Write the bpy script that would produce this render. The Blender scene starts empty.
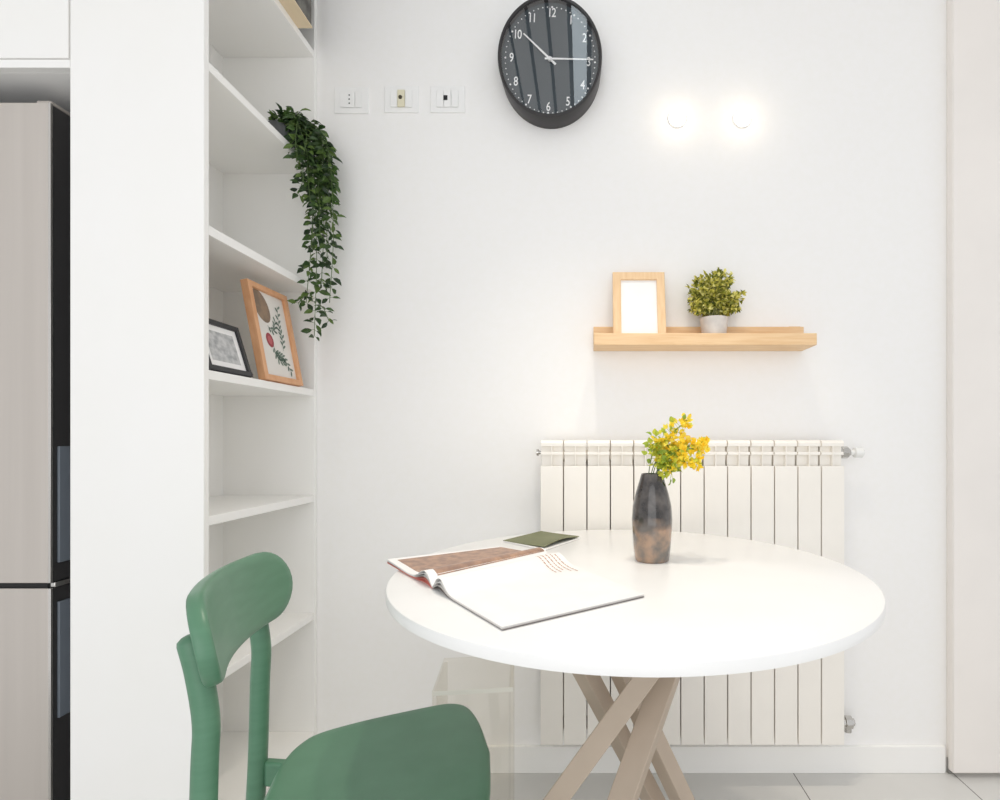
import bpy, bmesh, math, random
from mathutils import Vector, Matrix
PI = math.pi
R = math.radians
random.seed(7)
SC = bpy.context.scene
COL = SC.collection

# ------------------------------------------------------------------ survey
# camera stands at the origin, 1.1 m up, looking along +Y at the wall
F, CX, HY, H = 530.0, 585.0, 440.0, 1.1
WALL = 1.76

def at(px, py, y):                      # a point of the room at distance y
    return Vector(((px-CX)*y/F, y, H-(py-HY)*y/F))

def on(px, py, z):                      # a point of the room on the level z
    y = (H-z)*F/(py-HY)
    return Vector(((px-CX)*y/F, y, z))

# ------------------------------------------------------------------ helpers
def lin(c):
    c /= 255.0
    return c/12.92 if c <= 0.04045 else ((c+0.055)/1.055)**2.4

def rgb(r, g, b):
    return (lin(r), lin(g), lin(b), 1.0)

def mat(name, col, rough=0.5, metal=0.0, col2=None, scale=20.0, bump=0.0, coat=0.0, spec=0.5, stretch=None, detail=3.0):
    """procedural material: a noise drives between two close tones"""
    m = bpy.data.materials.new(name); m.use_nodes = True
    nt = m.node_tree; p = nt.nodes['Principled BSDF']
    p.inputs['Roughness'].default_value = rough
    p.inputs['Metallic'].default_value = metal
    p.inputs['Specular IOR Level'].default_value = spec
    if coat:
        p.inputs['Coat Weight'].default_value = coat
        p.inputs['Coat Roughness'].default_value = 0.05
    if col2 is None:
        col2 = tuple(max(0, c*0.97) for c in col[:3])+(1.0,)
    tc = nt.nodes.new('ShaderNodeTexCoord')
    mp = nt.nodes.new('ShaderNodeMapping')
    if stretch: mp.inputs['Scale'].default_value = stretch
    nz = nt.nodes.new('ShaderNodeTexNoise')
    nz.inputs['Scale'].default_value = scale
    nz.inputs['Detail'].default_value = detail
    rp = nt.nodes.new('ShaderNodeValToRGB')
    rp.color_ramp.elements[0].position = 0.35; rp.color_ramp.elements[1].position = 0.65
    rp.color_ramp.elements[0].color = col; rp.color_ramp.elements[1].color = col2
    nt.links.new(tc.outputs['Object'], mp.inputs['Vector'])
    nt.links.new(mp.outputs['Vector'], nz.inputs['Vector'])
    nt.links.new(nz.outputs['Fac'], rp.inputs['Fac'])
    nt.links.new(rp.outputs['Color'], p.inputs['Base Color'])
    if bump:
        b = nt.nodes.new('ShaderNodeBump'); b.inputs['Strength'].default_value = bump; b.inputs['Distance'].default_value = 0.002
        nt.links.new(nz.outputs['Fac'], b.inputs['Height']); nt.links.new(b.outputs['Normal'], p.inputs['Normal'])
    return m

def leaf_mat(name, cols, rough=0.5, sub=0.0):
    """each leaf gets its own tone"""
    m = bpy.data.materials.new(name); m.use_nodes = True
    nt = m.node_tree; p = nt.nodes['Principled BSDF']; p.inputs['Roughness'].default_value = rough
    g = nt.nodes.new('ShaderNodeNewGeometry'); rp = nt.nodes.new('ShaderNodeValToRGB')
    el = rp.color_ramp.elements
    while len(el) < len(cols): el.new(0.5)
    for i, c in enumerate(cols):
        el[i].position = i/(len(cols)-1); el[i].color = c
    nt.links.new(g.outputs['Random Per Island'], rp.inputs['Fac'])
    nt.links.new(rp.outputs['Color'], p.inputs['Base Color'])
    if sub:
        tr = nt.nodes.new('ShaderNodeBsdfTranslucent'); mx = nt.nodes.new('ShaderNodeMixShader')
        mx.inputs[0].default_value = sub
        nt.links.new(rp.outputs['Color'], tr.inputs['Color'])
        nt.links.new(p.outputs[0], mx.inputs[1]); nt.links.new(tr.outputs[0], mx.inputs[2])
        nt.links.new(mx.outputs[0], nt.nodes['Material Output'].inputs['Surface'])
    return m

def obj(name, bm, m, parent=None, bevel=0.0, smooth=True, angle=35, seg=2):
    me = bpy.data.meshes.new(name)
    bmesh.ops.recalc_face_normals(bm, faces=bm.faces)
    bm.to_mesh(me); bm.free()
    for mm in (m if isinstance(m, (list, tuple)) else [m]): me.materials.append(mm)
    o = bpy.data.objects.new(name, me); COL.objects.link(o)
    if parent: o.parent = parent
    if bevel:
        b = o.modifiers.new('bevel', 'BEVEL'); b.width = bevel; b.segments = seg; b.limit_method = 'ANGLE'; b.angle_limit = R(40)
    if smooth:
        me.shade_smooth() if hasattr(me, 'shade_smooth') else None
        me.set_sharp_from_angle(angle=R(angle)) if hasattr(me, 'set_sharp_from_angle') else None
    return o

def tag(o, label, cat, group=None):
    o['label'] = label; o['category'] = cat
    if group: o['group'] = group
    return o

def thing(name, label, cat, loc=(0, 0, 0), rotz=0.0, group=None, tilt=0.0):
    o = bpy.data.objects.new(name, None); COL.objects.link(o)
    o.empty_display_size = 0.05
    o.location = loc; o.rotation_euler = (tilt, 0, rotz)
    return tag(o, label, cat, group)

def struct(name, bm, m, parent=None, **k):
    o = obj(name, bm, m, parent, **k)
    if parent is None: o['kind'] = 'structure'
    return o

def BM(): return bmesh.new()

def box(bm, x0, x1, y0, y1, z0, z1, mi=0, M=None):
    vs = [bm.verts.new(Vector(c) if M is None else M @ Vector(c)) for c in
          ((x0,y0,z0),(x1,y0,z0),(x1,y1,z0),(x0,y1,z0),(x0,y0,z1),(x1,y0,z1),(x1,y1,z1),(x0,y1,z1))]
    for f in ((0,3,2,1),(4,5,6,7),(0,1,5,4),(1,2,6,5),(2,3,7,6),(3,0,4,7)):
        bm.faces.new([vs[i] for i in f]).material_index = mi
    return bm

def bx(*a, **k): return box(BM(), *a, **k)

def prism(bm, pts, d, mi=0):
    """closed polygon pts (3D, planar) swept by vector d"""
    a = [bm.verts.new(Vector(p)) for p in pts]; d = Vector(d)
    b = [bm.verts.new(Vector(p)+d) for p in pts]; n = len(pts)
    bm.faces.new(a[::-1]).material_index = mi; bm.faces.new(b).material_index = mi
    for i in range(n):
        bm.faces.new((a[i], a[(i+1) % n], b[(i+1) % n], b[i])).material_index = mi
    return bm

def tube(bm, pts, rad, n=10, mi=0, sx=1.0, cap=True, up=None):
    pts = [Vector(p) for p in pts]; k = len(pts)
    rad = rad if isinstance(rad, (list, tuple)) else [rad]*k
    rings = []; ref = Vector(up) if up else None
    for i, p in enumerate(pts):
        t = (pts[min(i+1, k-1)]-pts[max(i-1, 0)]).normalized()
        if ref is None:
            ref = Vector((0,0,1)) if abs(t.z) < .9 else Vector((0,1,0))
        u = (ref - t*ref.dot(t)).normalized(); v = t.cross(u); ref = u
        rings.append([bm.verts.new(p+u*(math.cos(2*PI*j/n)*rad[i]*sx)+v*(math.sin(2*PI*j/n)*rad[i])) for j in range(n)])
    for i in range(k-1):
        for j in range(n):
            bm.faces.new((rings[i][j], rings[i][(j+1) % n], rings[i+1][(j+1) % n], rings[i+1][j])).material_index = mi
    if cap:
        bm.faces.new(rings[0][::-1]).material_index = mi; bm.faces.new(rings[-1]).material_index = mi
    return bm

def lathe(bm, prof, c=(0,0,0), n=48, mi=0, axis='z', sz=1.0):
    """profile of (radius, height) about an axis; zero radii close it"""
    c = Vector(c); rings = []
    def pt(r, h, a):
        if axis == 'z': return c+Vector((r*math.cos(a), r*math.sin(a), h))
        if axis == 'y': return c+Vector((r*math.cos(a), h, r*math.sin(a)*sz))
        return c+Vector((h, r*math.cos(a), r*math.sin(a)))
    for r, h in prof:
        rings.append([bm.verts.new(pt(0, h, 0))] if r < 1e-7 else [bm.verts.new(pt(r, h, 2*PI*j/n)) for j in range(n)])
    for a, b in zip(rings, rings[1:]):
        for j in range(n):
            q = [a[j % len(a)], a[(j+1) % len(a)], b[(j+1) % len(b)], b[j % len(b)]]
            q = list(dict.fromkeys(q))
            if len(q) > 2: bm.faces.new(q).material_index = mi
    return bm

def leaf(bm, p, d, up, L, W, mi=0, fold=0.25, curl=0.15):
    d = Vector(d).normalized(); s = d.cross(Vector(up))
    if s.length < 1e-4: s = d.cross(Vector((1, 0, .3)))
    s.normalize(); n = s.cross(d)
    def q(a, b, c): return bm.verts.new(Vector(p)+d*(a*L)+s*(b*W)+n*(c*W))
    mid = [q(0,0,0), q(.3,0,curl*.5), q(.65,0,curl*.4), q(1,0,-curl)]
    l = [q(.22,.38,fold), q(.5,.5,fold+.05), q(.8,.25,fold*.5)]
    r = [q(.22,-.38,fold), q(.5,-.5,fold+.05), q(.8,-.25,fold*.5)]
    for sd in (l, r):
        for f in ((mid[0], sd[0], mid[1]), (mid[1], sd[0], sd[1]), (mid[1], sd[1], mid[2]), (mid[2], sd[1], sd[2]), (mid[2], sd[2], mid[3])):
            bm.faces.new(f).material_index = mi

def spline(pts, n=6):
    """Catmull-Rom through the points"""
    P = [Vector(p) for p in pts]; P = [P[0]*2-P[1]]+P+[P[-1]*2-P[-2]]; out = []
    for i in range(1, len(P)-2):
        for k in range(n):
            t = k/n; a, b, c, d = P[i-1:i+3]
            out.append(0.5*((2*b)+(c-a)*t+(2*a-5*b+4*c-d)*t*t+(3*b-a-3*c+d)*t**3))
    out.append(P[-2].copy()); return out

# ------------------------------------------------------------------ materials
M_wall = mat('white_wall_paint', rgb(245,244,243), .6, col2=rgb(244,243,241), scale=60, bump=.03)
M_white = mat('white_melamine', rgb(246,245,243), .4, scale=4, col2=rgb(245,244,241))
M_white_gloss = mat('white_lacquer', rgb(240,240,238), .22, scale=3)
M_door = mat('warm_white_door', rgb(241,236,231), .45, scale=5)
M_table = mat('white_tabletop_lacquer', rgb(242,242,241), .3, scale=6)
M_green = mat('green_stained_wood', rgb(89,133,106), .36, col2=rgb(84,128,101), scale=14, stretch=(1,1,6))
M_taupe = mat('taupe_painted_wood', rgb(186,170,153), .5, col2=rgb(180,164,147), scale=10)
M_oak = mat('pale_pine_wood', rgb(236,203,160), .5, col2=rgb(226,188,142), scale=9, stretch=(1,8,14))
M_oakv = mat('pale_frame_wood', rgb(236,204,163), .5, col2=rgb(228,192,148), scale=9, stretch=(10,10,1.5))
M_beech = mat('orange_beech_wood', rgb(222,170,128), .45, col2=rgb(211,155,112), scale=10, stretch=(5,8,2))
M_black = mat('black_frame_paint', rgb(38,38,41), .4)
M_clock = mat('black_clock_plastic', rgb(46,44,45), .38)
M_dial = mat('slate_dial', rgb(58,68,75), .5)
M_clockwhite = mat('white_print', rgb(250,250,250), .5)
M_rad = mat('cream_radiator_enamel', rgb(245,241,234), .35, scale=8)
M_chrome = mat('chrome', rgb(200,198,194), .18, 1.0)
M_steel = mat('brushed_steel', rgb(200,193,186), .42, .45, col2=rgb(195,188,181), scale=30, stretch=(1,1,.03))
M_fridge_side = mat('dark_fridge_edge', rgb(58,57,58), .35)
M_grip = mat('blue_grey_grip', rgb(120,128,138), .3)
M_paper = mat('white_paper', rgb(245,244,243), .55)
M_paper_dim = mat('inner_paper', rgb(224,220,216), .6)
M_coral = mat('coral_page', rgb(226,140,128), .6)
M_ink = mat('brown_ink', rgb(186,142,118), .6)
M_photo = mat('brown_photograph', rgb(142,112,96), .35, col2=rgb(180,142,116), scale=18, stretch=(3,3,1), detail=5)
M_olive = mat('olive_cover', rgb(112,116,76), .5, col2=rgb(104,108,70))
M_dark = mat('dark_gap', rgb(28,27,27), .7)
M_soil = mat('dark_soil', rgb(50,42,34), .9)
M_potgrey = mat('grey_plastic_pot', rgb(92,94,95), .5)
M_potwhite = mat('white_ceramic_pot', rgb(222,215,208), .5, col2=rgb(206,200,194), scale=30)
M_stem = mat('green_stem', rgb(96,118,72), .6)
M_twig = mat('pale_twig', rgb(150,150,92), .6)
M_ivy = leaf_mat('ruscus_leaf', [rgb(30,50,28), rgb(48,74,36), rgb(70,98,46), rgb(104,128,62)], .42, .18)
M_box = leaf_mat('yellow_green_leaf', [rgb(76,90,28), rgb(152,154,54), rgb(216,208,96), rgb(244,238,156)], .5, .3)
M_flow = leaf_mat('yellow_blossom', [rgb(248,208,44), rgb(252,230,70), rgb(254,242,112)], .5, .35)
M_flowg = leaf_mat('lime_leaf', [rgb(140,170,70), rgb(186,200,70), rgb(226,222,80)], .5, .35)
M_boxgrey = mat('grey_woven_box', rgb(120,118,112), .8, col2=rgb(86,84,80), scale=30, bump=.4)
M_tan = mat('tan_board', rgb(228,209,178), .7)
M_socketdark = mat('black_socket', rgb(24,24,26), .5)
M_beige = mat('beige_insert', rgb(228,222,196), .5)
M_plate = mat('white_plate', rgb(245,245,244), .4)
M_ceil = mat('ceiling_board', rgb(244,244,244), .7)

def emit(name, col, s):
    m = bpy.data.materials.new(name); m.use_nodes = True; nt = m.node_tree
    e = nt.nodes.new('ShaderNodeEmission'); e.inputs['Color'].default_value = col; e.inputs['Strength'].default_value = s
    nt.links.new(e.outputs[0], nt.nodes['Material Output'].inputs['Surface']); return m
M_lamp = emit('lamp_glow', (1.0, .9, .72, 1), 14.0)
M_strip = emit('light_strip_glow', (.85, .95, 1.0, 1), 2.4)

def glass_sheet(name, r0, r1):
    m = bpy.data.materials.new(name); m.use_nodes = True; nt = m.node_tree
    t = nt.nodes.new('ShaderNodeBsdfTransparent'); g = nt.nodes.new('ShaderNodeBsdfGlossy'); g.inputs['Roughness'].default_value = .01
    lw = nt.nodes.new('ShaderNodeLayerWeight'); lw.inputs['Blend'].default_value = .5
    fr = nt.nodes.new('ShaderNodeMapRange'); fr.inputs['To Min'].default_value = r0; fr.inputs['To Max'].default_value = r1; nt.links.new(lw.outputs['Facing'], fr.inputs['Value']); mx = nt.nodes.new('ShaderNodeMixShader')
    nt.links.new(fr.outputs[0], mx.inputs[0]); nt.links.new(t.outputs[0], mx.inputs[1]); nt.links.new(g.outputs[0], mx.inputs[2])
    nt.links.new(mx.outputs[0], nt.nodes['Material Output'].inputs['Surface']); return m
M_glass = glass_sheet('clock_glass', .09, .35)

def acrylic():
    m = bpy.data.materials.new('clear_acrylic'); m.use_nodes = True; nt = m.node_tree
    t = nt.nodes.new('ShaderNodeBsdfTransparent'); t.inputs['Color'].default_value = (.965, .955, .93, 1)
    g = nt.nodes.new('ShaderNodeBsdfGlossy'); g.inputs['Roughness'].default_value = .04
    lw = nt.nodes.new('ShaderNodeLayerWeight'); lw.inputs['Blend'].default_value = .5
    fr = nt.nodes.new('ShaderNodeMapRange'); fr.inputs['From Min'].default_value = .4; fr.inputs['To Min'].default_value = .03; fr.inputs['To Max'].default_value = .3; nt.links.new(lw.outputs['Facing'], fr.inputs['Value']); mx = nt.nodes.new('ShaderNodeMixShader')
    nt.links.new(fr.outputs[0], mx.inputs[0]); nt.links.new(t.outputs[0], mx.inputs[1]); nt.links.new(g.outputs[0], mx.inputs[2])
    nt.links.new(mx.outputs[0], nt.nodes['Material Output'].inputs['Surface']); return m
M_acrylic = acrylic()
M_acrylic_edge = mat('frosted_acrylic_edge', rgb(238,236,226), .3)

def tile_mat():
    m = bpy.data.materials.new('grey_floor_tiles'); m.use_nodes = True; nt = m.node_tree; p = nt.nodes['Principled BSDF']
    tc = nt.nodes.new('ShaderNodeTexCoord'); sp = nt.nodes.new('ShaderNodeSeparateXYZ'); nt.links.new(tc.outputs['Object'], sp.inputs[0])
    masks = []
    for ax, off, pitch in (('X', .688, .526), ('Y', 1.52, .526)):
        a = nt.nodes.new('ShaderNodeMath'); a.operation = 'SUBTRACT'; a.inputs[1].default_value = off-pitch*20-.0016
        b = nt.nodes.new('ShaderNodeMath'); b.operation = 'DIVIDE'; b.inputs[1].default_value = pitch
        c = nt.nodes.new('ShaderNodeMath'); c.operation = 'FRACT'
        d = nt.nodes.new('ShaderNodeMath'); d.operation = 'LESS_THAN'; d.inputs[1].default_value = .0032/pitch
        nt.links.new(sp.outputs[ax], a.inputs[0]); nt.links.new(a.outputs[0], b.inputs[0]); nt.links.new(b.outputs[0], c.inputs[0]); nt.links.new(c.outputs[0], d.inputs[0])
        masks.append(d)
    mx = nt.nodes.new('ShaderNodeMath'); mx.operation = 'MAXIMUM'
    nt.links.new(masks[0].outputs[0], mx.inputs[0]); nt.links.new(masks[1].outputs[0], mx.inputs[1])
    nz = nt.nodes.new('ShaderNodeTexNoise'); nz.inputs['Scale'].default_value = 6; nz.inputs['Detail'].default_value = 5
    nt.links.new(tc.outputs['Object'], nz.inputs['Vector'])
    rp = nt.nodes.new('ShaderNodeValToRGB'); rp.color_ramp.elements[0].color = rgb(208,207,204); rp.color_ramp.elements[1].color = rgb(217,216,213)
    nt.links.new(nz.outputs['Fac'], rp.inputs['Fac'])
    mc = nt.nodes.new('ShaderNodeMix'); mc.data_type = 'RGBA'; mc.inputs[7].default_value = rgb(96,92,88)
    nt.links.new(mx.outputs[0], mc.inputs[0]); nt.links.new(rp.outputs['Color'], mc.inputs[6]); nt.links.new(mc.outputs[2], p.inputs['Base Color'])
    p.inputs['Roughness'].default_value = .32
    return m
M_tile = tile_mat()

def vase_mat():
    m = bpy.data.materials.new('mottled_vase_glaze'); m.use_nodes = True; nt = m.node_tree; p = nt.nodes['Principled BSDF']
    tc = nt.nodes.new('ShaderNodeTexCoord'); sp = nt.nodes.new('ShaderNodeSeparateXYZ'); nt.links.new(tc.outputs['Object'], sp.inputs[0])
    n1 = nt.nodes.new('ShaderNodeTexNoise'); n1.inputs['Scale'].default_value = 26; n1.inputs['Detail'].default_value = 3
    nt.links.new(tc.outputs['Object'], n1.inputs['Vector'])
    a = nt.nodes.new('ShaderNodeMath'); a.operation = 'MULTIPLY_ADD'; a.inputs[1].default_value = .05; nt.links.new(n1.outputs['Fac'], a.inputs[0]); nt.links.new(sp.outputs['Z'], a.inputs[2])
    mr = nt.nodes.new('ShaderNodeMapRange'); mr.inputs['From Min'].default_value = .095; mr.inputs['From Max'].default_value = .125; nt.links.new(a.outputs[0], mr.inputs['Value'])
    r1 = nt.nodes.new('ShaderNodeValToRGB'); r1.color_ramp.elements[0].color = rgb(172,142,118); r1.color_ramp.elements[1].color = rgb(112,106,100)
    r1.color_ramp.elements[0].position = .38; r1.color_ramp.elements[1].position = .62
    r2 = nt.nodes.new('ShaderNodeValToRGB'); r2.color_ramp.elements[0].color = rgb(36,32,31); r2.color_ramp.elements[1].color = rgb(92,86,82)
    r2.color_ramp.elements[0].position = .42; r2.color_ramp.elements[1].position = .7
    n2 = nt.nodes.new('ShaderNodeTexNoise'); n2.inputs['Scale'].default_value = 24; n2.inputs['Detail'].default_value = 4; nt.links.new(tc.outputs['Object'], n2.inputs['Vector'])
    nt.links.new(n2.outputs['Fac'], r1.inputs['Fac']); nt.links.new(n2.outputs['Fac'], r2.inputs['Fac'])
    mc = nt.nodes.new('ShaderNodeMix'); mc.data_type = 'RGBA'
    nt.links.new(mr.outputs[0], mc.inputs[0]); nt.links.new(r1.outputs['Color'], mc.inputs[6]); nt.links.new(r2.outputs['Color'], mc.inputs[7]); nt.links.new(mc.outputs[2], p.inputs['Base Color'])
    p.inputs['Roughness'].default_value = .1; p.inputs['Coat Weight'].default_value = .6; p.inputs['Coat Roughness'].default_value = .03
    return m
M_vase = vase_mat()

# ------------------------------------------------------------------ the room
struct('floor', bx(-2.4, 2.6, -1.6, WALL+.1, -.05, 0), M_tile, smooth=False)
struct('wall_back', bx(-2.4, 2.6, WALL, WALL+.1, 0, 2.85), M_wall, smooth=False)
struct('wall_left', bx(-2.02, -1.904, 1.1, WALL, 0, 2.79), M_wall, smooth=False)
struct('baseboard_back', bx(-.885, 1.19, WALL-.012, WALL, 0, .088), M_white, bevel=.002)
bm = BM()
CEIL = 2.8
box(bm, -2.4, 2.6, -1.0, WALL+.1, CEIL, CEIL+.05)
struct('ceiling', bm, M_ceil, smooth=False)
# long boards run along the ceiling above the table, a light strip between two of them
t = thing('ceiling_light_panel', 'slatted ceiling panel with one bright light strip', 'ceiling light', (-.1, .9, CEIL))
for x0, x1 in ((-.46,-.385), (-.37,-.295), (-.285,-.215), (-.202,-.139), (-.123,-.057), (-.041,.028), (.128,.20), (.215,.29)):
    obj('board', bx(x0, x1, -.75, .8, -.022, -.002), M_ceil, t, bevel=.002)
obj('backing', bx(-.48, .31, -.78, .82, -.002, 0), M_dark, t)
obj('light_strip', bx(.047, .108, -.75, .8, -.02, -.002), M_strip, t)

# right-hand sliding door hung just clear of the wall
DX = 1.196; DY = 1.722
d = struct('door_1', bx(DX, 2.25, DY, DY+.026, .016, 2.78), M_door, bevel=.004)
o = obj('door_jamb', bx(DX+.004, 2.25, DY+.026, WALL-.0005, .016, 2.78), M_tan if False else M_door, d)
o = obj('floor_guide', bx(DX+.002, DX+.02, DY+.024, DY+.034, 0, .05), M_chrome, d)

# ------------------------------------------------------------------ bookcase
XF = -.889; XB = -1.201; YN = 1.236; YI = 1.2535; YF = 1.742
bc = thing('bookcase', 'tall white open bookcase between the fridge and the back wall', 'bookcase', (XB, YN, 0))
def L(x0, x1, y0, y1, z0, z1):
    return bx(x0-XB, x1-XB, y0-YN, y1-YN, z0, z1)
obj('side_panel', L(XB, XF, YN, YI, 0, 2.79), M_white, bc, bevel=.0015)
obj('side_panel', L(XB, XF, YF, WALL-.001, 0, 2.79), M_white, bc, bevel=.0015)
obj('back_panel', L(XB, XB+.012, YI, YF, 0, 2.79), M_white, bc)
obj('plinth', L(XB+.012, XF-.02, YI, YF, 0, .12), M_white, bc)
SH = [(.12,.142), (.51,.532), (.897,.919), (1.244,1.266), (1.586,1.609), (1.975,1.996), (2.357,2.379), (2.75,2.772)]
for z0, z1 in SH:
    obj('shelf', L(XB+.012, XF-.0015, YI, YF, z0, z1), M_white, bc, bevel=.0015)

# cabinet above the fridge
cb = thing('wall_cabinet', 'white cupboard built in above the fridge', 'cabinet', (-1.9, YN, 1.969))
def L(x0, x1, y0, y1, z0, z1): return bx(x0+1.9, x1+1.9, y0-YN, y1-YN, z0-1.969, z1-1.969)
obj('body', L(-1.9, XB-.001, YN+.0185, WALL-.001, 1.969, 2.79), M_white, cb, bevel=.001)
obj('rail', L(-1.9, XB-.001, YN+.0005, YN+.0184, 1.969, 1.988), M_white, cb, bevel=.001)
obj('door', L(-1.9, XB-.0045, YN, YN+.018, 1.991, 2.79), M_white, cb, bevel=.0015)

# fridge
FX = -1.288; FY = 1.276
fr = thing('fridge', 'tall two-door steel fridge in the niche beside the bookcase', 'fridge', (FX-.6, FY, 0))
def L(x0, x1, y0, y1, z0, z1): return bx(x0-FX+.6, x1-FX+.6, y0-FY, y1-FY, z0, z1)
obj('body', L(FX-.6, FX-.002, FY+.07, WALL-.02, .03, 1.905), M_fridge_side, fr, bevel=.003)
def fdoor(z0, z1, g0, g1):
    d = obj('door', L(FX-.6, FX-.003, FY+.004, FY+.065, z0, z1), M_fridge_side, fr, bevel=.003)
    f = obj('front_sheet', L(FX-.6, FX-.0035, FY, FY+.005, z0, z1), M_steel, d, bevel=.002)
    obj('edge_trim', L(FX-.006, FX+.0005, FY+.0005, FY+.007, z0, z1), M_chrome, d, bevel=.001)
    h = BM(); box(h, FX-.004-FX+.6, FX+.0025-FX+.6, .02, .052, g0, g1)
    obj('handle', h, M_grip, d, bevel=.002)
fdoor(.755, 1.913, .80, 1.085)
fdoor(.04, .742, .42, .705)
obj('hinge', L(FX-.05, FX+.002, FY+.01, FY+.05, .742, .755), M_chrome, fr, bevel=.002)
obj('joint_strip', L(FX-.6, FX-.012, FY+.006, FY+.05, .743, .754), M_dark, fr)
obj('hinge_cap', L(FX-.045, FX-.008, FY+.01, FY+.075, 1.914, 1.925), M_steel, fr, bevel=.004)
for x in (-.56, -.04): obj('foot', L(FX+x-.02, FX+x+.02, FY+.1, FY+.14, 0, .03), M_dark, fr)

# ------------------------------------------------------------------ frames
def make_frame(name, label, loc, rotz, tilt, w, h, bar, dep, fm, pm, art=None, mount=0.0, stand=None):
    t = thing(name, label, 'picture frame', loc, rotz, None, tilt)
    b = BM(); x = w/2
    for a, c in (((-x,0),(x,0)), ((x,0),(x,h)), ((x,h),(-x,h)), ((-x,h),(-x,0))):
        def ins(p): return (p[0]-math.copysign(bar, p[0]), p[1]+(bar if p[1] == 0 else -bar))
        q = [a, c, ins(c), ins(a)]
        prism(b, [(u, 0, v) for u, v in q], (0, dep, 0))
    bmesh.ops.remove_doubles(b, verts=b.verts, dist=1e-6)
    fs = {}
    for f in b.faces: fs.setdefault(frozenset(v.index for v in f.verts), []).append(f)
    obj('frame', b, fm, t, bevel=.0015)
    y = dep*.45
    b = bx(-x+bar-.002, x-bar+.002, y, y+.003, bar-.002, h-bar+.002)
    mats = [pm]
    if art: mats += art(b, y-.0004, x-bar, bar, h-bar)
    obj('print', b, mats, t, smooth=False)
    obj('backing_board', bx(-x+bar*.4, x-bar*.4, dep-.001, dep+.003, bar*.4, h-bar*.4), M_dark if stand else M_tan, t)
    if stand:
        b = BM(); prism(b, [(.06, dep+.004, h*.78), (.088, dep+.004, h*.74), (.116, dep+.004, .014), (.06, dep+.004, .014)], (0, .003, 0))
        obj('stand', b, M_black, t)
    return t

def disc(b, cx, y, cz, rx, rz, mi, n=28, rot=0.0, th=0.0):
    vs = []
    for j in range(n):
        a = 2*PI*j/n; u, v = rx*math.cos(a), rz*math.sin(a)
        vs.append(b.verts.new((cx+u*math.cos(rot)-v*math.sin(rot), y, cz+u*math.sin(rot)+v*math.cos(rot))))
    b.faces.new(vs).material_index = mi

def botanical(b, y, hx, z0, z1):
    W, Hh = 2*hx, z1-z0
    def P(u, v): return (-hx+u*W, z0+v*Hh)
    # big brown leaf at upper left, clipped by the mount
    c = P(.26, .82); disc(b, c[0], y, c[1], .034, .050, 1, rot=.45)
    c = P(.34, .43); disc(b, c[0], y-.0001, c[1], .0165, .0215, 2, rot=.25)
    c = P(.34, .43); disc(b, c[0], y-.0002, c[1], .009, .013, 6, rot=.25)
    def strip(pts, w, mi):
        for (a, c) in zip(pts, pts[1:]):
            a, c = Vector(P(*a)), Vector(P(*c)); n = (c-a).normalized(); n = Vector((-n.y, n.x))*w
            b.faces.new([b.verts.new((q.x, y-.0001, q.y)) for q in (a+n, a-n, c-n, c+n)]).material_index = mi
    for i, pts in enumerate(([(.40,.30),(.55,.28),(.70,.24),(.86,.10)], [(.72,.34),(.76,.5),(.72,.64),(.78,.86)], [(.34,.60),(.52,.56),(.62,.68)], [(.42,.38),(.5,.22),(.66,.2)])):
        strip(pts, .0007, 3)
        sp = spline([(p[0], p[1], 0) for p in pts], 5)
        for k, p in enumerate(sp[1:]):
            dr = (sp[min(k+2, len(sp)-1)]-sp[k]); base = math.atan2(dr.y*Hh, dr.x*W)
            sg = 1 if k % 2 else -1
            ang = base+sg*.75; q = P(p.x, p.y)
            ln = .0085
            disc(b, q[0]+ln*math.cos(ang), y-.0002, q[1]+ln*math.sin(ang), ln, .0034, 3+((k+i) % 2)*2, n=10, rot=ang)
    return [mat('print_brown', rgb(150,126,104), .6, col2=rgb(126,108,92), scale=40), mat('print_red', rgb(156,66,74), .6), mat('print_green', rgb(84,104,92), .6), mat('print_pale', rgb(222,214,206), .6), mat('print_sage', rgb(112,128,116), .6), mat('print_rose', rgb(184,96,98), .6)]

def sketch(b, y, hx, z0, z1):
    m = .016
    b.faces.new([b.verts.new(p) for p in ((-hx+m, y, z0+m), (hx-m, y, z0+m), (hx-m, y, z1-m), (-hx+m, y, z1-m))]).material_index = 1
    return [mat('grey_sketch', rgb(206,206,206), .6, col2=rgb(158,160,162), scale=55, detail=6)]

M_print = mat('print_paper', rgb(226,222,216), .5)
S3 = 1.266
make_frame('picture_frame', 'orange wood frame with a botanical print leaning on the bookcase shelf', (-.883, 1.5655, S3+.004), PI/2-R(1.5), -R(10.8), .187, .285, .0165, .022, M_beech, M_print, botanical)
make_frame('picture_frame', 'small black frame with a grey sketch on the bookcase shelf', (-.891, 1.342, S3+.004), PI/2, -R(17), .164, .138, .013, .014, M_black, M_paper, sketch, stand=.030)
lz = 1.411
p0 = at(640, 332, 1.672)
make_frame('picture_frame', 'pale wood frame with blank white sheet on the wall ledge', (p0.x, 1.672, lz), 0, -R(11), .168, .238, .026, .016, M_oakv, M_paper)

# storage box that pokes out over the top shelf
bxx = thing('storage_box', 'grey patterned box poking over the topmost bookcase shelf', 'box', (-1.12, 1.29, 2.3795))
b = BM(); box(b, 0, .272, 0, .356, .004, .26); obj('body', b, M_boxgrey, bxx, bevel=.004)
obj('base', bx(0, .273, 0, .357, 0, .0045), M_tan, bxx)

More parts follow.
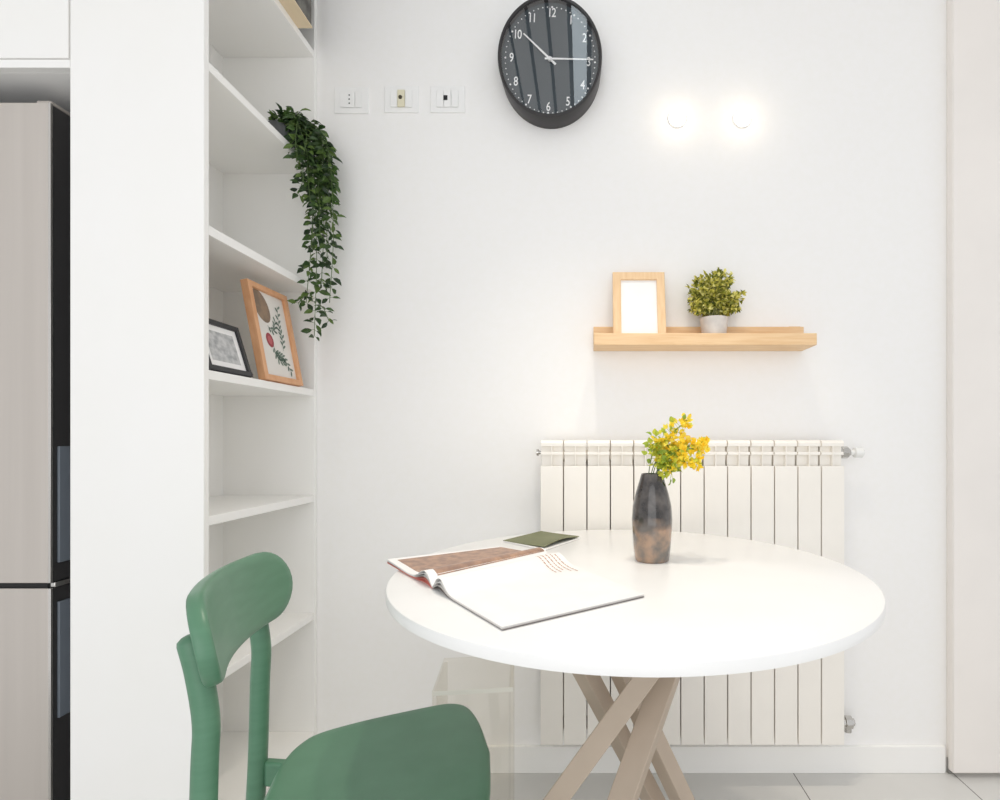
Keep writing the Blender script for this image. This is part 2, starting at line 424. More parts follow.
# ------------------------------------------------------------------ trailing plant
S1 = 1.9965
tp = thing('trailing_plant', 'dark green trailing vine hanging from a grey pot on bookcase shelf', 'plant', (-.947, 1.665, S1))
o0 = Vector(tp.location)
obj('pot', lathe(BM(), [(0,0),(.038,0),(.052,.072),(.054,.076),(.049,.076),(.047,.066),(0,.066)], n=32), M_potgrey, tp)
obj('soil', lathe(BM(), [(0,.061),(.046,.061),(.046,.0675),(0,.0675)], n=24), M_soil, tp)
rnd = random.Random(11)
stems, fol = BM(), BM()
ends = [(-.845,1.655,1.425), (-.868,1.65,1.53), (-.80,1.66,1.53), (-.83,1.67,1.60), (-.81,1.665,1.66), (-.85,1.65,1.70), (-.825,1.65,1.74),
        (-.80,1.67,1.80), (-.84,1.62,1.83), (-.87,1.61,1.85), (-.845,1.65,1.88), (-.80,1.665,1.92), (-.85,1.60,1.88), (-.82,1.64,1.80), (-.855,1.66,1.92), (-.83,1.68,1.86), (-.86,1.58,1.93), (-.84,1.70,1.95), (-.815,1.69,1.90)]
def vine(pts, n, L0, dense=.0125):
    sp = spline(pts, n); tube(stems, [p-o0 for p in sp], .0011, 5)
    dist = 0; k = 0; last = sp[0]
    for i in range(1, len(sp)):
        dist += (sp[i]-last).length; last = sp[i]
        if dist > dense:
            dist = 0; k += 1
            tg = (sp[min(i+1, len(sp)-1)]-sp[i-1]).normalized()
            for sgn in (0, PI):
                a = k*1.9+sgn+rnd.uniform(-.5, .5)
                s = Vector((math.cos(a), math.sin(a), 0))
                dr = (tg*rnd.uniform(.1, .8)+s+Vector((0, 0, rnd.uniform(-.6, .35)))).normalized()
                l = L0*rnd.uniform(.6, 1.1)
                tube(stems, [sp[i]-o0, sp[i]-o0+dr*.008], .0006, 4)
                leaf(fol, sp[i]-o0+dr*.007, dr, Vector((rnd.uniform(.2,1), rnd.uniform(-1,-.1), rnd.uniform(-.2,.8))), l, l*rnd.uniform(.42, .55))
for e in ends:
    a = Vector((-.947+rnd.uniform(-.01,.035), 1.655+rnd.uniform(-.04,.03), S1+.07))
    m1 = Vector((-.895+rnd.uniform(-.01,.02), a.y*.6+e[1]*.4+rnd.uniform(-.03,.02), S1+.095+rnd.uniform(-.03,.02)))
    m2 = Vector((e[0]-.005+rnd.uniform(-.015,.015), e[1]*.8+1.65*.2+rnd.uniform(-.02,.015), S1+.02+rnd.uniform(-.04,.02)))
    m3 = Vector((e[0]+rnd.uniform(-.014,.014), e[1]+rnd.uniform(-.01,.01), (S1+e[2])/2))
    vine([a, m1, m2, m3, Vector(e)], 14, .036, .0135 if e[2] > 1.65 else .017)
for k in range(26):      # short tips over the pot and its rim
    a = Vector((-.94+rnd.uniform(-.03,.035), 1.66+rnd.uniform(-.02,.05), S1+.07))
    vine([a, a+Vector((rnd.uniform(.0,.035), rnd.uniform(-.03,.02), .022)), a+Vector((rnd.uniform(.02,.075), rnd.uniform(-.05,.05), rnd.uniform(-.04,.035)))], 8, .030)
for x, y, z, dx, dz in ((-.845,1.655,1.52,.05,-.05), (-.845,1.655,1.56,-.045,-.035), (-.84,1.655,1.60,.04,-.03), (-.845,1.655,1.66,-.03,-.03)):
    vine([Vector((x,y,z)), Vector((x+dx*.5,y,z-.004)), Vector((x+dx,y-.01,z+dz))], 10, .032, .013)
obj('stem', stems, M_stem, tp); obj('foliage', fol, M_ivy, tp, smooth=False)

# ------------------------------------------------------------------ sockets on the wall
def plate_thing(name, label, px, py):
    c = at(px, py, WALL)
    t = thing(name, label, 'wall socket', (c.x, WALL, c.z))
    obj('cover_plate', bx(-.057, .057, -.0045, -.0003, -.044, .044), M_plate, t, bevel=.0015)
    return t
t = plate_thing('power_socket', 'white power socket with three pin holes beside the bookcase', 352, 101)
b = bx(-.036, .012, -.0095, -.0068, -.026, .026); obj('insert', b, M_plate, t, bevel=.002)
obj('blank_insert', bx(.0145, .036, -.0085, -.0068, -.026, .026), M_plate, t, bevel=.001)
b = BM()
for z in (-.0135, 0, .0135): lathe(b, [(0,-.0101),(.0024,-.0101),(.0024,-.0096),(0,-.0096)], (-.005, 0, z), 12, axis='y')
obj('pin_holes', b, M_socketdark, t)
t = plate_thing('aerial_socket', 'white aerial socket with a dark round port, between the other two', 402, 100)
obj('insert', bx(-.012, .012, -.0105, -.0068, -.028, .028), M_beige, t, bevel=.001)
for x in (-.0245, .0245): obj('blank_insert', bx(x-.011, x+.011, -.009, -.0068, -.028, .028), M_plate, t, bevel=.001)
obj('port', lathe(BM(), [(0,-.0135),(.003,-.0135),(.006,-.0125),(.0065,-.0106),(0,-.0106)], (-.002,0,.003), 20, axis='y'), mat('olive_brass_port', rgb(60,54,36), .4), t)
t = plate_thing('network_socket', 'white network socket with a square black port, nearest the clock', 448, 100)
for x in (-.0245, 0, .0245): obj('insert', bx(x-.0115, x+.0115, -.009, -.0068, -.028, .028), M_plate, t, bevel=.001)
obj('port', bx(-.0125, .0005, -.0102, -.0088, -.006, .0095), M_socketdark, t)

# ------------------------------------------------------------------ clock
RX, RZ = .167, .1965
c = at(549.8, 55.6, 1.69)
ck = thing('wall_clock', 'round black wall clock with white numerals', 'clock', (c.x, WALL, c.z))
S = RZ/RX
obj('case', lathe(BM(), [(0,-.0005),(RX*.985,-.0005),(RX*.995,-.03),(RX,-.066),(RX*.992,-.07),(RX*.945,-.0705),(RX*.938,-.068),(RX*.934,-.050),(0,-.050)], n=96, axis='y', sz=S), M_clock, ck)
obj('dial', lathe(BM(), [(0,-.053),(RX*.933,-.053),(RX*.933,-.0505),(0,-.0505)], n=96, axis='y', sz=S), M_dial, ck)
NA, NB = .1245, .1515
dz = -.002
b = BM(); 
for k in range(60):
    a = 2*PI*k/60+.045; r = .0032 if k % 5 == 0 else .0019
    lathe(b, [(0,-.0537),(r,-.0537),(r,-.0531),(0,-.0531)], (.1445*math.sin(a), 0, .1705*math.cos(a)+dz), 8, axis='y')
obj('minute_marks', b, M_clockwhite, ck)
for k in range(1, 13):
    cu = bpy.data.curves.new('numeral', 'FONT'); cu.body = str(k); cu.size = .041; cu.align_x = 'CENTER'; cu.align_y = 'CENTER'; cu.extrude = .0003; cu.offset = .0003
    cu.space_character = .9
    to = bpy.data.objects.new('numeral', cu); COL.objects.link(to)
    dg = bpy.context.evaluated_depsgraph_get(); me = bpy.data.meshes.new_from_object(to.evaluated_get(dg))
    bpy.data.objects.remove(to); a = 2*PI*k/12+.045
    me.transform(Matrix.Translation((NA*math.sin(a), -.0534, NB*math.cos(a)+dz)) @ Matrix.Rotation(.045, 4, 'Y') @ Matrix.Rotation(PI/2, 4, 'X') @ Matrix.Diagonal((.72, 1, 1, 1)))
    b = BM(); b.from_mesh(me); bpy.data.meshes.remove(me); bpy.data.curves.remove(cu); obj('numeral', b, M_clockwhite, ck, smooth=False)
def hand(name, dx, dz2, tail, w, y):
    d = Vector((dx, 0, dz2)); ln = d.length; d.normalize(); n = Vector((-d.z, 0, d.x))
    b = BM(); z0 = Vector((0, y, dz))
    prism(b, [z0-d*tail-n*w, z0-d*tail+n*w, z0+d*ln+n*w*.55, z0+d*ln-n*w*.55], (0, .0012, 0)); obj(name, b, M_clockwhite, ck)
hand('hour_hand', -.085, .082, .025, .0035, -.0585)
hand('minute_hand', .139, -.003, .017, .0029, -.0605)
obj('hub', lathe(BM(), [(0,-.0625),(.006,-.0625),(.007,-.0605),(.007,-.0545),(0,-.0545)], (0,0,dz), 20, axis='y'), M_clockwhite, ck)
obj('glass', lathe(BM(), [(0,-.0665),(RX*.936,-.0665)], n=96, axis='y', sz=S), M_glass, ck, smooth=False)

# ------------------------------------------------------------------ wall spotlights
for px, lab in ((677, 'small glowing wall spotlight above the frame, nearer the clock'), (742, 'small glowing wall spotlight above the potted plant, farther from the clock')):
    c = at(px, 119, WALL)
    t = thing('wall_spotlight', lab, 'wall light', (c.x, WALL, c.z), 0, 'spotlights above the wall ledge')
    obj('bezel', lathe(BM(), [(.028,-.0005),(.0315,-.0005),(.0315,-.004),(.030,-.006),(.027,-.006),(.026,-.004),(.028,-.0005)], n=32, axis='y'), M_white_gloss, t)
    obj('lens', lathe(BM(), [(0,-.012),(.012,-.0115),(.022,-.009),(.0258,-.005),(.0258,-.0015),(0,-.0015)], n=28, axis='y'), M_lamp, t)

# ------------------------------------------------------------------ ledge with plant
LX0 = at(594, 0, 1.646).x; LX1 = at(817, 0, 1.646).x
lg = thing('wall_ledge', 'pale pine picture ledge fixed on the wall above the radiator', 'shelf', (LX0, WALL, 1.395))
Lw = LX1-LX0
obj('base_board', bx(0, Lw, -.114, -.0005, 0, .015), M_oak, lg, bevel=.0015)
obj('front_lip', bx(0, Lw, -.1145, -.102, .0003, .037), M_oak, lg, bevel=.0015)
obj('back_rail', bx(0, Lw, -.016, -.0005, .015, .078), M_oak, lg, bevel=.0015)
obj('end_cap', bx(Lw-.05, Lw-.012, -.0165, -.0155, .045, .0785), M_oak, lg)

pc = at(714, 333, 1.695)
bp = thing('potted_plant', 'bushy yellow-green plant in a small white pot on the wall ledge', 'plant', (pc.x, 1.695, 1.4105))
obj('pot', lathe(BM(), [(0,0),(.034,0),(.036,.004),(.044,.074),(.045,.078),(.041,.078),(.039,.066),(0,.066)], n=36), M_potwhite, bp)
obj('soil', lathe(BM(), [(0,.06),(.0385,.06),(.0385,.0675),(0,.0675)], n=24), M_soil, bp)
rnd = random.Random(5); st, fo = BM(), BM()
cc = Vector((0, 0, .135))
for k in range(110):
    ph = rnd.uniform(0, 2*PI); ct = rnd.uniform(-.45, 1); s = math.sqrt(1-ct*ct)
    rr = rnd.uniform(.72, 1.08)
    e = cc+Vector((s*math.cos(ph)*.086*rr, s*math.sin(ph)*.055*rr, ct*.088*rr))
    if e.z < .085 and Vector((e.x, e.y)).length < .05: continue
    a = Vector((rnd.uniform(-.02,.02), rnd.uniform(-.02,.02), .066))
    m = a.lerp(e, .5)+Vector((0, 0, .015))
    sp = spline([a, m, e], 6); tube(st, sp, .0009, 4)
    for i in range(4, len(sp)):
        for q in range(3):
            d = Vector((rnd.gauss(0,1), rnd.gauss(0,1), rnd.gauss(.3,1))).normalized()
            leaf(fo, sp[i]+d*.003, d, Vector((rnd.gauss(0,1), -1, rnd.gauss(.5,1))), rnd.uniform(.011,.018), rnd.uniform(.0075,.011))
    for q in range(3):
        d = ((e-cc).normalized()+Vector((rnd.gauss(0,.5), rnd.gauss(0,.5), rnd.gauss(.3,.5)))).normalized()
        leaf(fo, e, d, Vector((rnd.gauss(0,1), -1, 1)), rnd.uniform(.013,.02), rnd.uniform(.008,.011))
obj('stem', st, M_twig, bp); obj('foliage', fo, M_box, bp, smooth=False)

# ------------------------------------------------------------------ radiator
RY = 1.655; k = RY/F
RXL = (540-CX)*k; pitch = (845-540)*k/13
zt, zb = 1.1, H-(745-HY)*k
rd = thing('radiator', 'cream sectional radiator with thirteen columns under the wall ledge', 'radiator', (RXL, WALL, zb))
def sec_mesh():
    b = BM(); w = pitch/2-.0019; y0 = RY-WALL
    box(b, -w, w, y0, y0+.010, 0, H-26*k-zb)                           # front plate
    box(b, -w*.97, w*.97, y0+.018, -.028, .01, zt-.012-zb)             # water column
    box(b, -.0016, .0016, y0+.0005, y0+.026, H-26*k-zb-.002, zt-.02-zb)  # middle fin
    box(b, -w, w, y0+.004, y0+.026, H-14*k-zb-.003, H-12.5*k-zb+.002)  # grille bar
    prof = [(y0+.002, zt-.020), (y0+.001, zt-.010), (y0+.006, zt-.002), (y0+.016, zt), (-.04, zt), (-.028, zt-.006), (-.028, zt-.020)]
    prism(b, [(-w, y, z-zb) for y, z in prof], (2*w, 0, 0))
    for z in (.045, zt-.05-zb): lathe(b, [(0,-pitch/2),(.019,-pitch/2),(.019,pitch/2),(0,pitch/2)], (0, y0+.05, z), 16, axis='x')
    return b
for i in range(13):
    if i == 0: s0 = s = obj('column', sec_mesh(), M_rad, rd, bevel=.0008)
    else:
        s = s0.copy(); COL.objects.link(s); s.parent = rd
    s.location = (pitch*(i+.5), 0, 0)
Wd = pitch*13; yv = RY-WALL+.05; zv = zt-.04-zb
b = BM(); lathe(b, [(0,-.001),(.011,-.001),(.011,.006),(.006,.008),(.006,.014),(0,.014)], (-.014, yv, zv), 14, axis='x'); obj('air_vent', b, M_chrome, rd)
b = BM(); lathe(b, [(0,0),(.017,0),(.017,.012),(.0195,.013),(.0195,.032),(.015,.034),(.012,.04),(0,.04)], (Wd, yv, zv), 8, axis='x'); v = obj('valve', b, M_chrome, rd, bevel=.001)
b = BM(); lathe(b, [(0,.041),(.009,.041),(.009,.052),(.016,.054),(.017,.078),(.012,.082),(0,.082)], (Wd, yv, zv), 20, axis='x'); obj('valve_knob', b, M_white_gloss, v)
zl = .045
b = BM(); lathe(b, [(0,0),(.015,0),(.015,.022),(.021,.023),(.021,.044),(.013,.046),(.012,.053),(0,.053)], (Wd, yv, zl), 8, axis='x'); v = obj('return_valve', b, M_chrome, rd, bevel=.001)
b = BM(); tube(b, [(Wd+.033, yv, zl+.012), (Wd+.033, yv, zl-.03)], .012, 12); tube(b, [(Wd+.033, yv+.005, zl), (Wd+.05, yv+.03, zl-.02), (Wd+.062, -.0005, zl-.035)], .008, 12)
obj('return_pipe', b, M_chrome, v)
for x in (pitch*2, pitch*11): obj('wall_bracket', bx(x-.015, x+.015, -.03, -.0005, zv-.04, zv-.01), M_rad, rd)

# ------------------------------------------------------------------ table
TZ = .825; TC = Vector((.0895, 1.143)); TR = .4865
tb = thing('dining_table', 'round white dining table on crossed taupe legs', 'table', (TC.x, TC.y, 0))
obj('tabletop', lathe(BM(), [(0,TZ-.021),(TR-.004,TZ-.021),(TR-.0008,TZ-.0195),(TR,TZ-.016),(TR,TZ-.005),(TR-.0012,TZ-.0015),(TR-.004,TZ),(0,TZ)], n=160), M_table, tb)
obj('mounting_plate', lathe(BM(), [(0,TZ-.032),(.21,TZ-.032),(.21,TZ-.0212),(0,TZ-.0212)], n=64), M_taupe, tb)
LT = TZ-.0325
def leg(top, bot, w, d, yaw):
    t3 = Vector((top[0]-TC.x, top[1]-TC.y, LT)); b3 = Vector((bot[0]-TC.x, bot[1]-TC.y, 0))
    u = Vector((math.cos(yaw), math.sin(yaw), 0))*w/2; v = Vector((-math.sin(yaw), math.cos(yaw), 0))*d/2
    b = BM(); prism(b, [b3-u-v, b3+u-v, b3+u+v, b3-u+v], t3-b3)
    obj('leg', b, M_taupe, tb, bevel=.002)
LEGS = [((.225,1.02), (-.352,1.02), .048, .030, R(-22)),
        ((.246,1.14), (-.125,.85), .050, .036, R(-32)),
        ((-.0934,1.10), (.279,1.32), .040, .046, R(48)),
        ((-.013,1.15), (.350,1.24), .042, .044, R(44))]
for l in LEGS: leg(*l)

# ------------------------------------------------------------------ vase and sprigs
vp = on(652, 560, TZ)
va = obj('vase', lathe(BM(), [(0,0),(.0375,0),(.0395,.003),(.0425,.03),(.0455,.07),(.0462,.095),(.044,.125),(.038,.152),(.0295,.18),(.0255,.1945),(.0245,.198),(.0225,.198),(.0225,.193),(.027,.18),(.034,.15),(.038,.11),(.036,.02),(0,.012)], n=64), M_vase)
va.location = (vp.x, vp.y, TZ); tag(va, 'dark glazed bottle vase with tan lower half on the table', 'vase')
rnd = random.Random(3)
base = Vector((vp.x, vp.y, TZ))
def sprig(label, tip, lean, cols, n, off, yellow):
    e = at(tip[0], tip[1], vp.y+off)
    t = thing('flower_sprig', label, 'flower', tuple(base+Vector((lean, 0, .0))), 0, 'sprigs in the vase'); o = Vector(t.location)
    a = base+Vector((lean, off*.1, .03)); m = base+Vector((lean*.9, off*.25, .2)); m2 = m.lerp(e, .5)+Vector((0,0,.022))
    sp = spline([a, base+Vector((lean, off*.15, .12)), m, m2, e], 8)
    obj('stem', tube(BM(), [p-o for p in sp], .0011, 5), M_stem, t)
    f1, f2 = BM(), BM()
    for i in range(20, len(sp)):
        for q in range(n):
            d = Vector((rnd.gauss(0,1), rnd.gauss(0,1), rnd.gauss(0,1))).normalized()
            p = sp[i]+d*rnd.uniform(.003,.022)
            yl = rnd.random() < yellow*(.4+.7*(i-20)/12)
            s = rnd.uniform(.012,.018)
            tube(f2, [sp[i]-o, p-o], .0005, 4)
            leaf(f1 if yl else f2, p-o, d, Vector((rnd.gauss(0,1), -1, rnd.gauss(0,1))), s, s*.72)
            if yl:
                for w in range(2):
                    d2 = (d+Vector((rnd.gauss(0,.6), rnd.gauss(0,.6), rnd.gauss(0,.6)))).normalized(); leaf(f1, p-o, d2, Vector((rnd.gauss(0,1), -1, rnd.gauss(0,1))), s*.9, s*.6)
    obj('blossom', f1, M_flow, t, smooth=False); obj('leaves', f2, M_flowg, t, smooth=False)
sprig('tall upright yellow sprig, highest of the bunch in the vase', (686,421), .004, 0, 4, .01, .85)
sprig('lime green sprig at the side of the vase bunch nearest the notebook', (661,440), -.008, 0, 5, .0, .3)
sprig('golden sprig reaching farthest sideways out of the vase', (706,444), .010, 0, 6, -.01, .9)
sprig('drooping yellow sprig at the lower outer side of the vase bunch', (697,462), .013, 0, 6, -.03, .7)
sprig('short green sprig drooping over the shoulder of the vase', (672,472), .014, 0, 5, -.02, .25)
sprig('lime sprig in the middle of the vase bunch', (678,446), .0, 0, 6, .03, .5)

# ------------------------------------------------------------------ magazine
S0 = on(432, 589, TZ); S1p = on(549, 558, TZ); R0 = on(502, 631, TZ); R1 = on(644, 597.5, TZ); L0 = on(387, 565, TZ); L1 = on(499, 549, TZ)
mgo = Vector((S0+S1p)/2)
mg = thing('magazine', 'open magazine with a brown photograph on the white table', 'magazine', tuple(mgo))
def sheet(side, k, smax=1.0, t0=0.0, t1=1.0, s0=0.0, th=.0007, lift=0.0, ns=10, nt=30):
    A0, A1 = (R0, R1) if side > 0 else (L0, L1)
    b = BM(); top, bot = [], []
    for i in range(ns+1):
        s = s0+(smax-s0)*i/ns
        a, c = S0.lerp(S1p, s), A0.lerp(A1, s); ro, bo = [], []
        for j in range(nt+1):
            t = t0+(t1-t0)*j/nt
            p = a.lerp(c, t)
            if side > 0: z = (.0215-.0048*k)*math.exp(-((t-.13)/.11)**2)*(1-.25*s)+.0045-.0012*k
            else: z = (.020-.0046*k)*math.exp(-((t-.15)/.14)**2)*(1-.25*s)+.0055-.0012*k+(.006-.001*k)*max(0, t-.5)*2*(1-s)
            if t < .06: z *= (.35+.65*t/.06)
            ro.append(b.verts.new(Vector((p.x, p.y, TZ+.0012+z+lift))-mgo)); bo.append(b.verts.new(Vector((p.x, p.y, TZ+.0012+z+lift-th))-mgo))
        top.append(ro); bot.append(bo)
    for i in range(ns):
        for j in range(nt):
            b.faces.new((top[i][j], top[i+1][j], top[i+1][j+1], top[i][j+1])); b.faces.new((bot[i][j], bot[i][j+1], bot[i+1][j+1], bot[i+1][j]))
    for i in range(ns):
        for j in (0, nt): b.faces.new((top[i][j], top[i+1][j], bot[i+1][j], bot[i][j]))
    for j in range(nt):
        for i in (0, ns): b.faces.new((top[i][j], top[i][j+1], bot[i][j+1], bot[i][j]))
    return b
M_coverd = mat('dark_magazine_cover', rgb(122,114,112), .4)
obj('cover', sheet(1, 3.2, t1=1.004), M_coverd, mg)
obj('cover', sheet(-1, 3.6), M_coral, mg)
for k, m in ((2.4, M_paper_dim), (1.2, M_paper), (0, M_paper)): obj('page', sheet(1, k), m, mg)
for k, m in ((2.7, M_coral), (1.8, M_paper_dim), (.9, M_paper), (0, M_paper)): obj('page', sheet(-1, k), m, mg)
obj('photograph', sheet(-1, 0, .985, .055, .93, .06, .0003, .0005), M_photo, mg)
b = BM()     # short printed lines, in four uneven columns, too small to read
rr = random.Random(9)
for c in range(5):
    s = .79+c*.037
    t = .08+.016*c+rr.uniform(0,.02)
    while t < .37+.012*c-(.06 if c == 2 else 0):
        ln = rr.uniform(.012, .04)
        q = []
        for ss, tt in ((s, t), (s+.009, t), (s+.009, t+ln), (s, t+ln)):
            p = S0.lerp(S1p, ss).lerp(R0.lerp(R1, ss), tt); z = .0215*math.exp(-((tt-.13)/.11)**2)*(1-.25*ss)+.0045+.0012+.0005
            q.append(b.verts.new(Vector((p.x, p.y, TZ+z))-mgo))
        b.faces.new(q); t += ln+.007
obj('printed_lines', b, M_ink, mg, smooth=False)

# notebook lying behind the magazine
nA, nB, nC, nD = on(503, 542, TZ), on(545, 551, TZ), on(580, 539, TZ), on(541, 532.5, TZ)
no = Vector(nA)
nb_ = thing('notebook', 'thin olive green notebook lying behind the open magazine', 'notebook', tuple(no))
def slab(q, z0, z1): return prism(BM(), [Vector((p.x, p.y, TZ+z0))-no for p in q], (0, 0, z1-z0))
obj('pages', slab([nA, nB, nC, nD], .0006, .0036), M_paper, nb_, bevel=.0004)
cq = (nA+nB+nC+nD)/4
sh = [cq+(p-cq)*f for p, f in ((nA,1.0),(nB,.9),(nC,.98),(nD,1.0))]
b = BM(); n = 12; rows = []
for i in range(n+1):        # cover lifts a little along its open edge
    u = i/n; ro = []
    for j in range(n+1):
        v = j/n; p = (sh[0].lerp(sh[3], v)).lerp(sh[1].lerp(sh[2], v), u)
        z = .0048+.010*u*u*(.35+.65*math.sin(PI*min(1,v*1.1)))
        ro.append((b.verts.new(Vector((p.x, p.y, TZ+z))-no), b.verts.new(Vector((p.x, p.y, TZ+z-.0012))-no)))
    rows.append(ro)
for i in range(n):
    for j in range(n):
        for q in (0, 1): b.faces.new((rows[i][j][q], rows[i+1][j][q], rows[i+1][j+1][q], rows[i][j+1][q]))
for i in range(n):
    for j in (0, n):
        b.faces.new((rows[i][j][0], rows[i+1][j][0], rows[i+1][j][1], rows[i][j][1])); b.faces.new((rows[j][i][0], rows[j][i+1][0], rows[j][i+1][1], rows[j][i][1]))
obj('cover', b, M_olive, nb_)

# ------------------------------------------------------------------ chair (local x forward, y to its left)
TH = R(16); SZ = .50
ch = thing('dining_chair', 'green wooden chair with a curved back pulled up to the table', 'chair', (-.60, .91, 0), TH)
half = [(.052,0),(.052,.045),(.056,.08),(.069,.122),(.098,.158),(.168,.183),(.25,.2),(.336,.213),(.37,.211),(.395,.194),(.411,.16),(.423,.10),(.432,0)]
hs = [Vector((x, y, 0)) for x, y in half]
hs = spline(hs, 5)
outl = [(p.x, p.y) for p in hs]+[(p.x, -p.y) for p in hs[-2:0:-1]]
def seat():
    b = BM(); cxs = .25; rings = []
    lv = [(0.0, 0), (.25, 0), (.5, 0), (.72, 0), (.88, 0), (.955, 0), (.985, -.0022), (1.0, -.007), (1.0, -.016), (.985, -.022), (.94, -.024), (.6, -.024), (0.0, -.024)]
    for f, z in lv:
        if f == 0: rings.append([b.verts.new((cxs, 0, SZ+z-(.007 if z == 0 else 0)))]); continue
        ring = []
        for x, y in outl:
            dish = -.007*(1-f*f) if z > -.01 else 0
            ring.append(b.verts.new((cxs+(x-cxs)*f, y*f, SZ+z+dish)))
        rings.append(ring)
    n = len(outl)
    for a, c in zip(rings, rings[1:]):
        for j in range(n):
            q = list(dict.fromkeys([a[j % len(a)], a[(j+1) % n % len(a)], c[(j+1) % n % len(c)], c[j % len(c)]]))
            b.faces.new(q)
    return b
obj('seat', seat(), M_green, ch, angle=60)
for s in (-1, 1):
    y = s*.145; px = -.009 if s > 0 else 0
    pts = spline([(px-.045, y, 0), (px-.018, y, .2), (px, y, .42), (px+.006, y, .62), (px+.008, y, .69), (px-.001, y, .76), (px-.011, y, .806)], 6)
    rad = [.0120+.0052*min(1, p.z/.42) for p in pts]
    # rounded top
    top = pts[-1]; dr = (pts[-1]-pts[-2]).normalized()
    pts += [top+dr*.006, top+dr*.0105, top+dr*.0125]; rad += [.0158, .010, .004]
    obj('rear_leg', tube(BM(), pts, rad, 20), M_green, ch, angle=60)
    fx, fy = .365, s*.165
    pts = [(fx+.02, fy+s*.012, 0), (fx+.012, fy+s*.006, .2), (fx, fy, .40), (fx-.002, fy, SZ-.024)]
    obj('front_leg', tube(BM(), pts, [.0125, .016, .0185, .0185], 20), M_green, ch, angle=60)
    b = BM(); prism(b, [(.006, y-.011, SZ-.082), (.22, s*.045-.011, SZ-.082), (.22, s*.045-.011, SZ-.0265), (.006, y-.011, SZ-.034)], (0, .022, 0)); obj('side_rail', b, M_green, ch, bevel=.005)
obj('center_rail', bx(.19, .36, -.05, .05, SZ-.06, SZ-.0245), M_green, ch, bevel=.004)
obj('front_rail', bx(.355, .375, -.15, .15, SZ-.062, SZ-.0245), M_green, ch, bevel=.004)
def backrest():
    b = BM(); hw, hh, th = .212, .067, .023; zc = .811
    # stadium outline, bent round the sitter, leaning back
    pts = []; nseg = 14; rcap = .074
    for k in range(nseg+1): a = -PI/2+PI*k/nseg; pts.append((hw-rcap+rcap*math.cos(a), hh*math.sin(a)))
    for k in range(1, 12): pts.append((hw-rcap-(2*(hw-rcap))*k/12, hh))
    for k in range(nseg+1): a = PI/2+PI*k/nseg; pts.append((-hw+rcap+rcap*math.cos(a), hh*math.sin(a)))
    for k in range(1, 12): pts.append((-hw+rcap+(2*(hw-rcap))*k/12, -hh))
    def P(y, z, off): 
        x = -.013+.044*(y/hw)**2-.20*z
        nrm = Vector((1, -2*.044*y/hw**2, .20)).normalized()
        return Vector((x, y, zc+z))+nrm*off
    rings = []
    lv = [(0,th/2),(.4,th/2),(.75,th/2),(.94,th/2),(.985,th*.38),(1.0,th*.15),(1.0,-th*.15),(.985,-th*.38),(.94,-th/2),(.75,-th/2),(.4,-th/2),(0,-th/2)]
    n = len(pts)
    for f, o in lv:
        # shrink towards the middle line so the bend is kept
        ring = []
        for (y, z) in pts:
            m = 1-f
            yy = y-math.copysign(min(abs(y), .06*m), y) if y else 0
            ring.append(b.verts.new(P(yy, z*f, o)))
        rings.append(ring)
    for a, c in zip(rings, rings[1:]):
        for j in range(n): b.faces.new((a[j], a[(j+1) % n], c[(j+1) % n], c[j]))
    bmesh.ops.remove_doubles(b, verts=b.verts, dist=1e-5)
    bmesh.ops.dissolve_degenerate(b, dist=1e-6, edges=b.edges)
    return b
obj('backrest', backrest(), M_green, ch, angle=60)

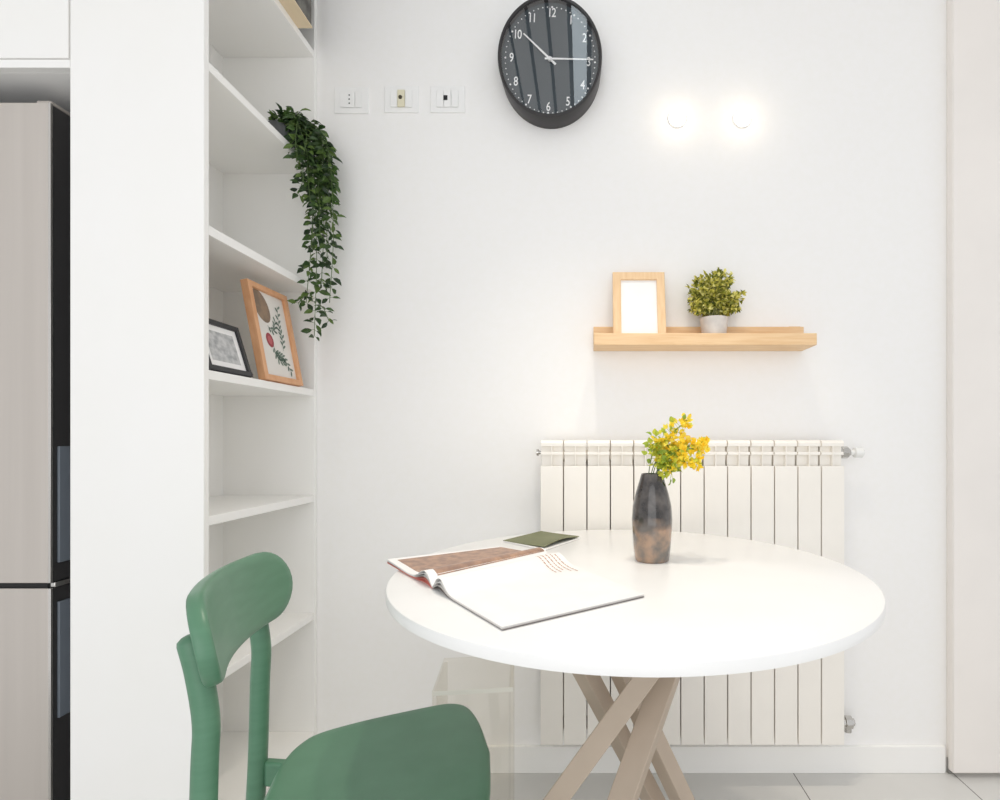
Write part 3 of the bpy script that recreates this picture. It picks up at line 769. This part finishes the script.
# ------------------------------------------------------------------ clear acrylic stool
AZ = .50
f0, f1, b0 = on(432, 691, AZ), on(513, 689, AZ), on(444, 657.5, AZ)
ac = thing('acrylic_stool', 'clear acrylic stool standing behind the green chair', 'stool', (f0.x, f0.y, 0), R(6.7))
w = f1.x-f0.x; dp = b0.y-f0.y
obj('seat', bx(0, w, 0, dp, AZ-.012, AZ), M_acrylic, ac, bevel=.002)
obj('seat_edge', bx(0, w, -.0006, 0, AZ-.0118, AZ-.001), M_acrylic_edge, ac)
obj('side_panel', bx(0, .010, 0, dp, 0, AZ-.0122), M_acrylic, ac, bevel=.002)
obj('side_panel', bx(w-.010, w, 0, dp, 0, AZ-.0122), M_acrylic, ac, bevel=.002)
obj('front_panel', bx(.0102, w-.0102, 0, .01, .0, AZ-.0122), M_acrylic, ac, bevel=.002)

# ------------------------------------------------------------------ light
w = bpy.data.worlds.new('daylight'); SC.world = w; w.use_nodes = True
bg = w.node_tree.nodes['Background']; bg.inputs['Color'].default_value = (.985, .99, 1.0, 1); bg.inputs['Strength'].default_value = .82
SC.cycles.diffuse_bounces = 8; SC.cycles.max_bounces = 14; SC.cycles.transparent_max_bounces = 16

def light(name, kind, loc, energy, col, size=.1, rot=None, spot=None):
    l = bpy.data.lights.new(name, kind); l.energy = energy; l.color = col
    if kind == 'AREA': l.size = size
    else: l.shadow_soft_size = size
    if spot: l.spot_size = R(spot); l.spot_blend = .8
    o = bpy.data.objects.new(name, l); COL.objects.link(o); o.location = loc
    if rot: o.rotation_euler = rot
    return o
for x in (.305, .52):
    light('spotlight_bulb', 'POINT', (x, WALL-.06, 2.163), .11, (1, .82, .58), .02)
for x, y in ((-.02, 1.12), (.32, 1.12)):
    light('ceiling_spot', 'SPOT', (x, y, 2.72), 30, (1, .9, .76), .05, spot=70)
light('daylight_fill', 'AREA', (-.2, -1.45, 1.2), 18, (.985, .992, 1), 2.3, (R(90), 0, R(-4)))  # unseen area light added behind the camera, lifts under the table and the shelves

# ------------------------------------------------------------------ camera
cd = bpy.data.cameras.new('camera'); cam = bpy.data.objects.new('camera', cd); COL.objects.link(cam)
cam.location = (0, 0, H); cam.rotation_euler = (PI/2, 0, 0)
cd.sensor_width = 36; cd.sensor_fit = 'HORIZONTAL'; cd.lens = F/1000*36
cd.shift_x = -(CX-500)/1000; cd.shift_y = (HY-400)/1000
cd.clip_start = .02
SC.camera = cam
SC.view_settings.view_transform = 'Standard'; SC.view_settings.look = 'None'
SC.view_settings.gamma = 1; SC.view_settings.exposure = 0.13; SC.view_settings.use_curve_mapping = False
